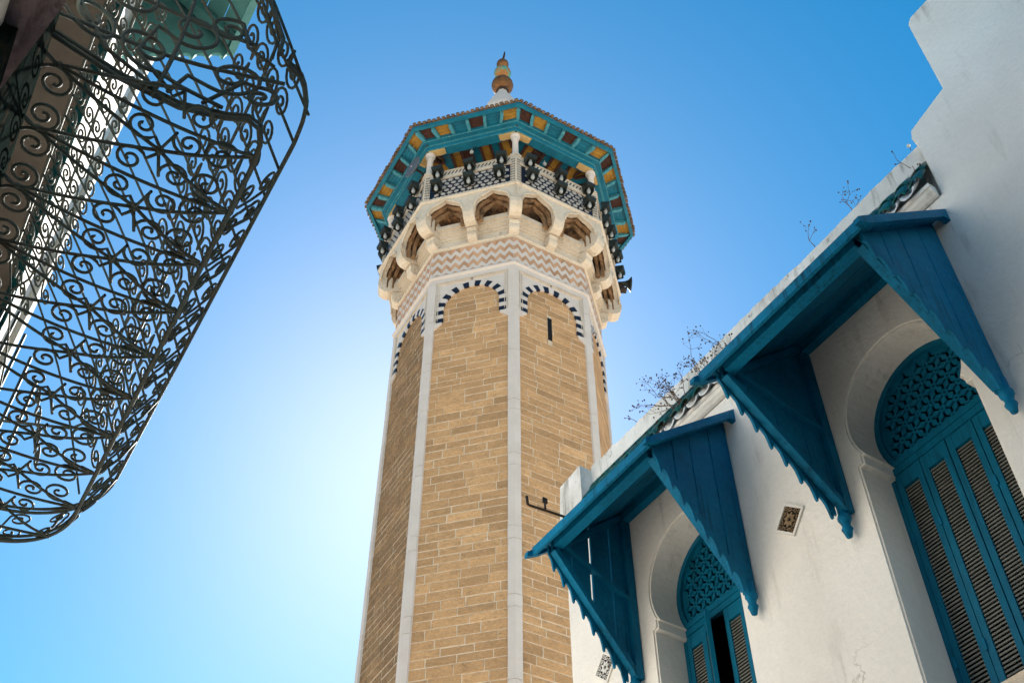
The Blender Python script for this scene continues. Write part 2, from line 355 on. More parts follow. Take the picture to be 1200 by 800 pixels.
# corbels
def corbel(mb, r0, ro, hw):
    up = [(r0, 19.235), (r0+.12, 19.225), (ro-.30, 19.20), (ro-.19, 19.165), (ro-.09, 19.185), (ro-.01, 19.26), (ro+.035, 19.38), (ro+.04, 19.50), (ro+.015, 19.60), (ro-.03, 19.66), (r0, 19.66)]
    mb.prism([(-hw, -r, z) for r, z in up], (2*hw, 0, 0))
    lo = [(r0, 18.93), (r0+.06, 18.87), (r0+.13, 18.85), (r0+.21, 18.87), (r0+.27, 18.93), (r0+.285, 19.0), (r0+.27, 19.06), (r0+.30, 19.10), (r0+.30, 19.15), (r0+.25, 19.19), (r0, 19.20)]
    h2 = hw*.82; mb.prism([(-h2, -r, z) for r, z in lo], (2*h2, 0, 0))
    for sx in (-1, 1):       # scroll grooves on the flanks
        for q in range(2):
            pts = [(sx*(h2+.004), -(r0+.06+.1*q+.05*cos(a)), 18.96+.03*q+.05*sin(a)) for a in [i*pi/5-.6 for i in range(9)]]
            mb.tube(pts, .012, 5)
for k in range(-3, 5):
    mb = MB(PRE); mb.M = VM(k); corbel(mb, 2.12, 2.70, .128); mb.build('corbel', CREAM, mina)
    mb = MB(PRE); mb.M = FM(k); corbel(mb, 1.98, 2.50, .118); mb.build('corbel', CREAM, mina)
# ogee arcade, vaults
RS = 2.745; aps = RS*AP; hss = RS*SI
def ogee(x0, x1, n=12):
    xc = (x0+x1)/2; hw = (x1-x0)/2; L_ = []
    for i in range(n+1):
        t = i/n; a = t*pi/2
        x = -hw*cos(a)**.9; z = 19.52+.33*sin(a)**.8
        z += .105*max(0, (t-.66)/.34)**2.2
        L_.append((x, z))
    return [(xc+x, z) for x, z in L_] + [(xc-x, z) for x, z in L_[-2::-1]]
arcs = MB(PRE); vault = MB(PRE); vault.smooth = True
for k in VIS:
    for sx in (-1, 1):
        arcs.M = FM(k); vault.M = FM(k)
        x0, x1 = (.112, .925) if sx == 1 else (-.925, -.112)
        og = ogee(x0+.03, x1-.03)
        xa, xb = (0.001, hss-.002) if sx == 1 else (-hss+.002, -.001)
        arcs.plate([(xa, 19.46), (x0+.03, 19.46)]+og+[(x1-.03, 19.46), (xb, 19.46), (xb, 19.972), (xa, 19.972)], [], lambda x, y: (x, -aps, y), (0, .10, 0))
        # raised rim round the arch
        arcs.tube([(x, -aps-.004, z+.018) for x, z in og], .026, 6)
        for q_, (dp, sh, dz) in enumerate(((.13, .05, .05), (.24, .10, .11))):
            oi = ogee(x0+.03+sh, x1-.03-sh); oi = [(x, z-dz) for x, z in oi]; oo = [((x0+x1)/2+(x-(x0+x1)/2)*1.32, z+.07) for x, z in og]
            vault.smooth = False; vault.m = 1
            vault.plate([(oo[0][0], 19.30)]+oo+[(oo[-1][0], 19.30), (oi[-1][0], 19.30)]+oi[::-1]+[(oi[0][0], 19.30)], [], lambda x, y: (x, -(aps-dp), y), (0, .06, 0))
            vault.m = 0; vault.smooth = True
        nb = 14; grid = []
        for b in range(nb+1):
            t = b/nb; row = []
            for x, z in og:
                zz = z*(1-t)+(19.46+.10*sin(pi*(x-x0)/(x1-x0)))*t + .10*sin(pi*t)
                e = noise.noise(V((x*9+k*3, t*5, sx*5)))*.06*sin(pi*t)
                cell = abs(sin((x-x0)*13))*.05*sin(pi*t)+.05*(abs(sin(t*8))-.5)*sin(pi*t)
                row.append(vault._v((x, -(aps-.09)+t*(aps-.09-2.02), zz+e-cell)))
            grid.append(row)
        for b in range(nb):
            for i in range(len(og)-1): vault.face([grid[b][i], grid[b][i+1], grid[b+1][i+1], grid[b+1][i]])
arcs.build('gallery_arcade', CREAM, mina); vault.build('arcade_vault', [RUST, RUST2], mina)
mb = MB(PRE); mb.ngon([(2.0, 19.974), (2.755, 19.974), (2.79, 20.0), (2.79, 20.055), (2.75, 20.08), (1.2, 20.08)]); mb.build('gallery_floor', CREAM, mina)
# balustrade
apb = 2.70*AP; hb = 2.70*SI
for k in VIS:
    nv = MB(PRE); nv.M = FM(k); nv.box(-hb+.1, hb-.1, -apb, -apb+.05, 20.082, 20.90); bp_ = nv.build('balustrade_panel', NAVY, mina)
    wv = MB(PRE); wv.M = FM(k); y = -apb-.014
    x = -hb+.16
    while x < hb-.16:    # slanted meander at the foot
        wv.prism([(x, y, 20.09), (x+.05, y, 20.09), (x+.10, y, 20.19), (x+.05, y, 20.19)], (0, .02, 0)); x += .085
    cw, ch = .15, .122
    for j in range(5):
        z = 20.275+j*ch
        nx = int((hb-.17)/cw)
        for i in range(-nx, nx+1):
            x = (i+(.5 if j % 2 else 0))*cw
            if abs(x) > hb-.17: continue
            star = (j in (0, 4) and i % 3 == 0) or (j == 2 and i % 4 == 0)
            if star and j == 2:
                pts = [(x+cos(a)*(.075 if q % 2 == 0 else .046), z+sin(a)*(.075 if q % 2 == 0 else .046)) for q, a in enumerate([2*pi*t/12 for t in range(12)])]
            elif star:
                pts = [(x+cos(a)*(.072 if q % 2 == 0 else .04), z+sin(a)*(.066 if q % 2 == 0 else .036)) for q, a in enumerate([2*pi*t/12 for t in range(12)])]
            else:
                an = (0, .6, -.6)[(i+j) % 3]; pts = []
                for a in [2*pi*t/6 for t in range(6)]:
                    px_, pz_ = .062*cos(a), .043*sin(a); pts.append((x+px_*cos(an)-pz_*sin(an), z+px_*sin(an)+pz_*cos(an)))
            wv.prism([(a, y, b) for a, b in pts], (0, .02, 0))
    wv.build('white_inlay', INLAY, bp_)
    rl = MB(PRE); rl.M = FM(k); rl.box(-hb+.09, hb-.09, -apb-.03, -apb+.08, 20.84, 20.95); rl.box(-hb+.09, hb-.09, -apb-.012, -apb+.06, 20.952, 21.10); rl.box(-hb+.09, hb-.09, -apb-.035, -apb+.08, 21.102, 21.13)
    rlo = rl.build('balustrade_rail', CREAM, mina)
    cv = MB(PRE); cv.M = FM(k); x = -hb+.16
    while x < hb-.2:
        cv.prism([(x, -apb-.016, 20.97), (x+.03, -apb-.016, 20.97), (x+.08, -apb-.016, 21.085), (x+.05, -apb-.016, 21.085)], (0, .01, 0)); x += .085
    cv.build('rail_carving', NAVY, rlo)
for k in range(-3, 5):
    mb = MB(PRE); mb.M = VM(k)
    P = [(-.115, -2.665), (0, -2.725), (.115, -2.665), (.115, -2.50), (-.115, -2.50)]
    mb.prism([(x, y, 20.083) for x, y in P], (0, 0, 1.05))
    mb.prism([(x*1.12, y*1.008, 21.134) for x, y in P], (0, 0, .05))
    dk = mb; dk.m = 1
    for sx in (-1, 1):
        for i in range(3):
            for j in range(9):
                a = .028+i*.03
                f = lambda q: (sx*q, -2.728+q*.522, 0)
                z = 20.2+j*.095
                x1, y1, _ = f(a); x2, y2, _ = f(a+.017)
                dk.poly([(x1, y1-.001, z), (x2, y2-.001, z), (x2, y2-.001, z+.05), (x1, y1-.001, z+.05)])
    mb.build('balustrade_post', [CREAM, NAVY], mina)
    cm = MB(PRE); cm.lathe([(.11, 21.185), (.11, 21.23), (.085, 21.26), (.07, 21.3), (.066, 21.86), (.085, 21.88), (.07, 21.9), (.10, 21.99), (.115, 22.0), (.115, 22.035)], 14, (2.62*sin(R(45*k)), -2.62*cos(R(45*k)))); cm.build('column', MARBLE, mina)
    yb = MB(PRE); yb.M = VM(k)
    for a in (-1, 1):
        o_ = yb.M; yb.M = VM(k) @ T(0, -2.66, 0) @ Rz(a*22.5)
        x0, x1 = (0, .42) if a == 1 else (-.42, 0)
        f0 = .3 if a == 1 else -.3
        yb.prism([(0, -.07, 22.04), (f0, -.07, 22.04), (a*.38, -.07, 22.075), (a*.38, -.07, 22.13), (0, -.07, 22.13)], (0, .14, 0)); yb.M = o_
    yb.build('column_bracket', CORBELWOOD, mina)
# core, ceiling, beams, eave, roof
mb = MB(PRE); mb.ngon([(1.25, 20.08), (1.25, 22.5)]); mb.build('lantern_core', CREAM, mina)
def ring(mb, ro, ri, z0, z1):
    mb.lathe([(ri, z0), (ro, z0), (ro, z1), (ri, z1), (ri, z0)], 8, cap=False, smooth=False, a0=-pi/2)
mb = MB(PRE); ring(mb, 2.755, 2.53, 22.10, 22.27); ring(mb, 2.90, 2.53, 22.272, 22.41); mb.m = 1; ring(mb, 2.785, 2.757, 22.235, 22.27); ring(mb, 2.905, 2.885, 22.262, 22.285); ring(mb, 2.762, 2.745, 22.093, 22.112); mb.build('eave_beam', [TEAL, TURQ], mina)
CC = [BROWN, YELL, TEAL]; order = (0, 1, 2, 0, 2, 1)
cf = MB(PRE); ce = MB(PRE); r_ = random.Random(5)
brk = None
for k in VIS:
    cf.M = FM(k); ce.M = FM(k); ri, ro = 2.89, 3.23; n = 6
    ai, ao, hi, ho = ri*AP, ro*AP, ri*SI, ro*SI
    for i in range(n):
        a, b = i/n, (i+1)/n; cf.m = order[i]
        for q in range(4):     # four boards per coffer
            t0, t1 = q/4+.008, (q+1)/4-.008
            f = lambda s, t: ((-1+2*s)*(hi+(ho-hi)*t), -(ai+(ao-ai)*t), 22.40+.05*t)
            pts = [f(a, t0), f(b, t0), f(b, t1), f(a, t1)]
            cf.prism(pts, (0, 0, .02))
    f = lambda s, t, z: ((-1+2*s)*(hi+(ho-hi)*t), -(ai+(ao-ai)*t), z)
    for i in range(n):
        s = i/n if i else .012
        x0, y0, _ = f(s, .05, 0); x1, y1, _ = f(s, .93, 0); b = MB(PRE); b.M = FM(k); hw = .036
        b.hexa([(x0-hw, y0, 22.30), (x0+hw, y0, 22.30), (x1+hw, y1+.09, 22.335), (x1-hw, y1+.09, 22.335)], [(x0-hw, y0, 22.41), (x0+hw, y0, 22.41), (x1+hw, y1, 22.44), (x1-hw, y1, 22.44)])
        b.build('eave_bracket', TURQ, mina)
    # ceiling boards
    ce.m = 0
    nb = 9
    for i in range(nb):
        xa, xb = -1.05+i*2.1/nb, -1.05+(i+1)*2.1/nb; ce.m = (1, 2, 1, 0, 2, 1, 2, 1, 0)[i]
        lim = lambda x: -max(abs(x)/math.tan(pi/8), .3)
        ce.prism([(xa+.006, -2.42, 22.30), (xb-.006, -2.42, 22.30), (xb-.006, min(lim(xb), -.3), 22.30), (xa+.006, min(lim(xa), -.3), 22.30)], (0, 0, .03))
        ce.m = 0; ce.box(xa-.03, xa+.03, -2.40, min(lim(xa)-.05, -1.2), 22.25, 22.298)
cf.build('eave_soffit', CC, mina); ce.build('gallery_ceiling', CC, mina)
mb = MB(PRE); ring(mb, 3.275, 3.20, 22.36, 22.46); mb.build('eave_fascia', TEAL, mina)
mb = MB(PRE); mb.ngon([(3.25, 22.463), (3.285, 22.475), (.55, 26.6)]); mb.smooth = True
r_ = random.Random(9)
for k in VIS:
    mb.M = FM(k); n = 22; hw = 3.29*SI
    for i in range(n):
        x = -hw+(i+.5)*2*hw/n; mb.tint = r_.random(); y = -3.29*AP; rr = .047*r_.uniform(.92, 1.08); j = r_.uniform(-.012, .012)
        P = [(x, y-.045+j, 22.485), (x, y+.02, 22.53), (x, y+.35, 22.98)]
        rings = []
        for p in P:
            rings.append([mb._v((p[0]+rr*cos(a), p[1], p[2]+rr*sin(a))) for a in [2*pi*q/9 for q in range(9)]])
        for a, b in zip(rings, rings[1:]):
            for q in range(9): mb.face([a[q], a[(q+1) % 9], b[(q+1) % 9], b[q]])
        mb.face(rings[0][::-1])
mb.build('tiled_roof', TILEB, mina)
mb = MB(PRE); mb.lathe([(.62, 26.4), (.62, 27.2), (.42, 27.8), (.17, 28.45), (.13, 28.62)], 8, smooth=False); mb.build('spire', MARBLE, mina)
mb = MB(PRE); mb.lathe([(.175, 28.58), (.185, 28.62), (.16, 28.70)], 20); mb.build('finial_collar', BLACKI, mina)
for z, r, sz, m_ in ((28.98, .315, .98, GOLD), (29.70, .25, .82, VERDI), (30.22, .18, 1.1, GOLD)):
    mb = MB(PRE); mb.ball((0, 0, z), r, sz, 24); mb.build('finial_ball', m_, mina)
mb = MB(PRE); mb.M = Rz(-PH-70)
cr = [(.17*sin(a), 0, 30.66-.17*cos(a)) for a in [-2.3+4.6*i/18 for i in range(19)]]
mb.tube(cr, [.004+.03*cos((i/18-.5)*pi)**.8 if 0 < i < 18 else .004 for i in range(19)], 8); mb.tube([(0, 0, 30.35), (0, 0, 30.52)], .018, 8); mb.build('crescent', BLACKI, mina)

# floodlights on the balustrade: pairs, each lamp its own thing
def make_flood():
    t = thing('floodlight', '', 'floodlight', M())
    h = MB(); w0, w1 = .15, .135
    # open-bottomed flared hood, -y outwards
    h.hexa([(-w1, -.25, .03), (w1, -.25, .03), (w1, -.02, .03), (-w1, -.02, .03)], [(-w0, -.27, .15), (w0, -.27, .15), (w0, -.02, .19), (-w0, -.02, .19)])
    h.box(-w1, -w1+.015, -.2, -.02, -.10, .03); h.box(w1-.015, w1, -.2, -.02, -.10, .03); h.box(-w1+.016, w1-.016, -.035, -.02, -.149, .029)
    h.build('housing', LAMPG, t)
    b = MB(); b.M = T(0, -.13, 0) @ M.Rotation(R(6), 4, 'X'); b.lathe([(.03, .028), (.04, -.03), (.055, -.08), (.055, -.14), (.035, -.18), (.004, -.19)], 14); b.build('bulb', GLASS, t)
    a = MB(); a.box(-.02, .02, -.05, .16, -.02, .01); a.build('mounting_arm', BLACKI, t)
    return t
flood0 = make_flood(); used = False
FN = {-3: "rear left face", -2: "far left face", -1: "front left face", 0: "front right face", 1: "far right face", 2: "rear right face"}
base = mina.matrix_world
for k in (-3, -2, -1, 0, 1, 2):
    for x, xn in ((-.72, 'left end'), (0.0, 'middle'), (.72, 'right end')):
        for z, zn in ((20.93, 'upper'), (20.42, 'lower')):
            f = copy_tree(flood0) if used else flood0; used = True
            f.matrix_world = base @ PRE @ FM(k) @ T(x+rnd.uniform(-.04, .04), -apb-.05, z+rnd.uniform(-.02, .02)) @ Rz(rnd.uniform(-6, 6)) @ M.Scale(.8, 4)
            tag(f, f'{zn} dark floodlight of the pair at {xn} of balustrade on {FN[k]}', 'floodlight', 'floodlights clamped in pairs along the minaret balustrade')
# loudspeakers
t = thing('loudspeaker', 'grey round loudspeaker dish beside the left gallery column under the eave', 'loudspeaker', base @ PRE @ VM(-1) @ T(-.36, -2.80, 21.72) @ Rz(-14))
b = MB(); b.M = M.Rotation(R(90), 4, 'X'); b.lathe([(.05, -.10), (.14, -.06), (.265, -.01), (.28, .012), (.265, .02), (.10, -.01), (.03, -.01)], 24); b.build('dish', GREYM, t)
b = MB(); b.ball((0, -.035, 0), .02); b.build('boss', GLASS, t)
b = MB(); b.box(-.02, .02, .1, .4, -.02, .02); b.build('mounting_arm', BLACKI, t)
t = thing('loudspeaker', 'dark horn loudspeaker jutting from the right side of the minaret gallery', 'loudspeaker', base @ PRE @ FM(1) @ T(.95, -apb-.1, 20.28) @ Rz(20) @ M.Scale(.85, 4))
b = MB(); b.M = M.Rotation(R(90), 4, 'X'); b.lathe([(.05, -.05), (.06, .05), (.08, .15), (.13, .24), (.21, .30), (.20, .30), (.05, .16)], 24); b.build('horn', LAMPG, t)
b = MB(); b.box(-.03, .03, -.1, .1, -.25, -.05); b.box(-.09, .09, -.16, 0, -.3, -.251); b.build('mounting_arm', BLACKI, t)
# cable with bare bulbs under the gallery roof
def hang(face, p0, p1, sag, label, bulb_t):
    t = thing('string_light', label, 'string light', base @ PRE @ FM(face) @ T(*p0))
    p0, p1 = V(p0), V(p1); c = MB(); pts = [(p1-p0)*(i/14)-V((0, 0, sag*sin(pi*i/14))) for i in range(15)]; c.tube(pts, .008, 5); c.build('cable', BLACKI, t)
    bp = pts[int(bulb_t*14)]
    b = MB(); b.M = T(*bp); b.tube([(0, 0, 0), (0, 0, -.08)], .01, 5); b.lathe([(.02, -.07), (.045, -.12), (.045, -.16), (.01, -.195)], 10); b.build('bulb', GLASS, t)
hang(0, (-.62, -2.36, 22.12), (.52, -2.40, 21.14), .05, 'slack cable with a bare bulb under the gallery roof, right of centre column', .36)
hang(-1, (-.85, -2.38, 21.95), (.1, -2.36, 22.13), .12, 'slack cable with a bare bulb under the gallery roof, left of centre column', .86)

# ================================================================== RIGHT HOUSE
house = thing('white_house', 'whitewashed house with two arched blue shuttered windows and a stepped parapet', 'house', WA @ T(0, 0, -CAMZ))
PZ = T(0, 0, CAMZ)
WC = (3.05, 5.31)
def opening(c, n=30):
    a0 = math.asin(.26/.49)
    return [(c-.485, 3.19), (c+.485, 3.19), (c+.485, 5.04), (c+.44, 5.045), (c+.44, 5.115)] + [(c+.49*cos(-a0+(pi+2*a0)*i/n), 5.375+.49*sin(-a0+(pi+2*a0)*i/n)) for i in range(n+1)] + [(c-.44, 5.115), (c-.44, 5.045), (c-.485, 5.04)]
def wob(pts, a):   # slight hand-made unevenness along an outline
    return pts
mb = MB(PZ)
outer = [(-9, -1.6), (6.92, -1.6), (6.93, 2.0), (6.915, 4.5), (6.925, 6.0), (6.92, 6.605), (2.215, 6.605), (2.21, 7.18), (2.235, 7.36), (2.215, 7.44), (1.85, 7.545), (1.845, 8.2), (1.84, 8.56), (1.80, 8.61), (1.4, 8.61), (-1, 8.62), (-9, 8.62)]
mb.plate(outer, [opening(c) for c in WC], lambda x, y: (x, 0, y), (0, -.31, 0))
wall = mb.build('wall', PLASTER, house)
bm = bmesh.new(); bm.from_mesh(wall.data)
ed = [e for e in bm.edges if len(e.link_faces) == 2 and e.calc_face_angle(0) > .9 and all(v.co.y > -.01 for v in e.verts)]
bmesh.ops.bevel(bm, geom=ed, offset=.014, segments=2, affect='EDGES', clamp_overlap=True); bm.to_mesh(wall.data); bm.free()
mb = MB(PZ)   # body behind
mb.box(-9, 6.9, -6, -.9, -1.6, 7.0); mb.build('house_body', PLASTER, house)
mb = MB(PZ); mb.box(6.5, 6.9, -.9, -.312, -1.6, 7.0); mb.box(-9, 1.7, -.9, -.312, -1.6, 8.3); mb.build('return_wall', PLASTER, house)
# parapet above the tile row
mb = MB(PZ); r_ = random.Random(2)
N = 150; xs = [2.216+(6.60-2.216)*i/N for i in range(N+1)]
top = [7.40+.03*noise.noise(V((x*1.3, 0, 0)))+.018*noise.noise(V((x*6, 3, 0)))+.012*noise.noise(V((x*19, 5, 0))) for x in xs]
mb.plate([(xs[0], 6.4)]+[(xs[-1], 6.4)]+[(x, z) for x, z in zip(xs[::-1], top[::-1])], [], lambda x, y: (x, -.12, y), (0, -.25, 0))
mb.hexa([(6.58, .03, 6.72), (6.97, .03, 6.70), (6.97, -.4, 6.70), (6.58, -.4, 6.72)], [(6.60, .02, 7.36), (6.94, .02, 7.33), (6.95, -.4, 7.33), (6.6, -.4, 7.36)])
mb.build('parapet', PARAPET, house)
mb = MB(PZ); prof = [(0.001, 6.60), (.03, 6.605), (.06, 6.63), (.066, 6.66), (.08, 6.665), (.08, 6.70), (0.001, 6.70)]
mb.prism([(2.23, y, z) for y, z in prof], (4.36, 0, 0)); mb.build('cornice', PLASTER, house)
mb = MB(PZ); gr = MB(PZ); r_ = random.Random(8)
x = 2.30; pitch = .165
while x < 6.52:
    for b, dz, rr, up in ((gr, .0, .066, 1), (mb, -.02, .07, -1)):
        xx = x if up == 1 else x+pitch/2
        j = r_.uniform(-.012, .012)
        for m_ in range(2):
            y0, y1 = (.115+j, 0) if m_ == 0 else (.015, -.118)
            z0, z1 = (6.75, 6.94) if m_ == 0 else (6.945, 7.13)
            ro_, ri_ = rr, rr-.014
            A = []
            for yy, zz in ((y0, z0), (y1, z1)):
                A.append([(xx+q*cos(a), yy, zz+dz+up*q*sin(a)) for q in (ro_, ri_) for a in [pi*i/8 for i in range(9)]])
            i0 = [b._v(p) for p in A[0]]; i1 = [b._v(p) for p in A[1]]; b.smooth = True
            for i in range(8):
                b.face([i0[i], i0[i+1], i1[i+1], i1[i]]); b.face([i0[9+i], i1[9+i], i1[10+i], i0[10+i]])
            b.smooth = False
            for i in range(8): b.face([i0[i], i0[9+i], i0[10+i], i0[i+1]])
    x += pitch
gr.build('roof_tiles', TILEG, house); mb.build('under_tiles', PARAPET, house)
# windows
def make_window(c, leaf_angles):
    fr = MB(PZ); loop = opening(c)
    a0 = math.asin(.26/.49)
    ro_, ri_ = .492, .445
    cz = 5.375
    o1 = [(c+ro_*cos(-a0+(pi+2*a0)*i/36), cz+ro_*sin(-a0+(pi+2*a0)*i/36)) for i in range(37)]
    hole = [(c+ri_*cos(a), cz+ri_*sin(a)) for a in [-a0*.9+(pi+2*a0*.9)*i/36 for i in range(37)]]
    fr.plate(o1, [hole], lambda x, y: (x, -.275, y), (0, -.06, 0))
    fr.box(c-.485, c-.45, -.33, -.29, 3.24, 5.03); fr.box(c+.45, c+.485, -.33, -.29, 3.24, 5.03); fr.box(c-.449, c+.449, -.33, -.285, 5.06, 5.115)
    win = fr.build('window', BLUE2, house)
    rv = MB(PZ); rv.box(c-.55, c+.55, -.30, .02, 3.10, 3.188); rv.build('sill', CREAM, win)
    # pierced lattice
    la = MB(PZ); L = .122; a = L/sqrt(3); holes = []
    def Y(cx, cy, rot, ln=.044, wd=.0100):
        p = []
        for q in range(3):
            th = rot+q*2*pi/3; d = (cos(th), sin(th)); n_ = (-sin(th), cos(th))
            k = wd/math.tan(pi/3)*2
            p += [(cx+d[0]*ln-n_[0]*wd, cy+d[1]*ln-n_[1]*wd), (cx+d[0]*ln+n_[0]*wd, cy+d[1]*ln+n_[1]*wd), (cx+cos(th+pi/3)*wd*1.155, cy+sin(th+pi/3)*wd*1.155)]
        return p
    inside = lambda x, y, m_: (x-c)**2+(y-cz)**2 < (.445-m_)**2 and y > 5.125+m_*.7
    for i in range(-6, 7):
        for j in range(-8, 9):
            bx = c+i*L+(L/2 if j % 2 else 0); by = 5.40+j*L*sqrt(3)/2
            for oy, rot in ((a, pi/2), (-a, -pi/2)):
                if j % 1 == 0 and inside(bx, by+oy, .034): holes.append(Y(bx, by+oy, rot+pi))
            if inside(bx, by, .012): holes.append([(bx+.011*cos(t), by+.011*sin(t)) for t in [2*pi*q/6 for q in range(6)]])
    seen = []; hs_ = []
    for h in holes:
        cx = sum(p[0] for p in h)/len(h); cy = sum(p[1] for p in h)/len(h)
        if all((cx-p)**2+(cy-q)**2 > .0006 for p, q in seen): seen.append((cx, cy)); hs_.append(h)
    o2 = [(c+.455*cos(t), cz+.455*sin(t)) for t in [-a0*.95+(pi+2*a0*.95)*i/36 for i in range(37)]]
    la.plate(o2, hs_, lambda x, y: (x, -.305, y), (0, -.018, 0)); la.build('lattice', BLUE2, win)
    bk = MB(PZ); bk.box(c-.62, c+.62, -.895, -.85, 3.0, 6.1); bk.box(c-.62, c+.62, -.849, -.345, 5.95, 6.0); bk.box(c-.62, c-.58, -.849, -.345, 3.0, 5.949); bk.box(c+.58, c+.62, -.849, -.345, 3.0, 5.949); bk.build('dark_room', DARK, win)
    # four shutter leaves
    lw = .9/4
    for i, ang in enumerate(leaf_angles):
        x0 = c+.45-(i)*lw if False else c-.45+i*lw
        sh = MB(PZ)
        hx = x0 if i < 2 else x0+lw
        if i == 1 and leaf_angles[0]: hx = x0
        piv = T(hx, -.31, 0) @ Rz(ang) @ T(-hx, .31, 0)
        if ang == 0: piv = T(0, rnd.uniform(-.004, .004), 0)
        sh.M = piv
        e = .0035; st = .048
        for xa, xb in ((x0+e, x0+st), (x0+lw-st, x0+lw-e)): sh.box(xa, xb, -.325, -.292, 3.245, 5.055)
        for za, zb_ in ((3.245, 3.34), (4.94, 5.055)): sh.box(x0+st, x0+lw-st, -.323, -.294, za, zb_)
        sh.m = 1; z = 3.345
        while z < 4.925:
            sh.hexa([(x0+st+.001, -.298, z), (x0+lw-st-.001, -.298, z), (x0+lw-st-.001, -.312, z+.004), (x0+st+.001, -.312, z+.004)], [(x0+st+.001, -.304, z+.0155), (x0+lw-st-.001, -.304, z+.0155), (x0+lw-st-.001, -.316, z+.0195), (x0+st+.001, -.316, z+.0195)])
            z += .0265
        so_ = sh.build('shutter', [BLUE2, SLAT], win)
        hg = MB(PZ); hg.M = piv
        for z in (3.6, 4.5): hg.box(hx-.008, hx+.008, -.293, -.282, z, z+.07)
        hg.build('hinge', BLUE, so_)
    return win
make_window(WC[0], (0, 0, 0, 0))
make_window(WC[1], (0, 0, -38, 0))

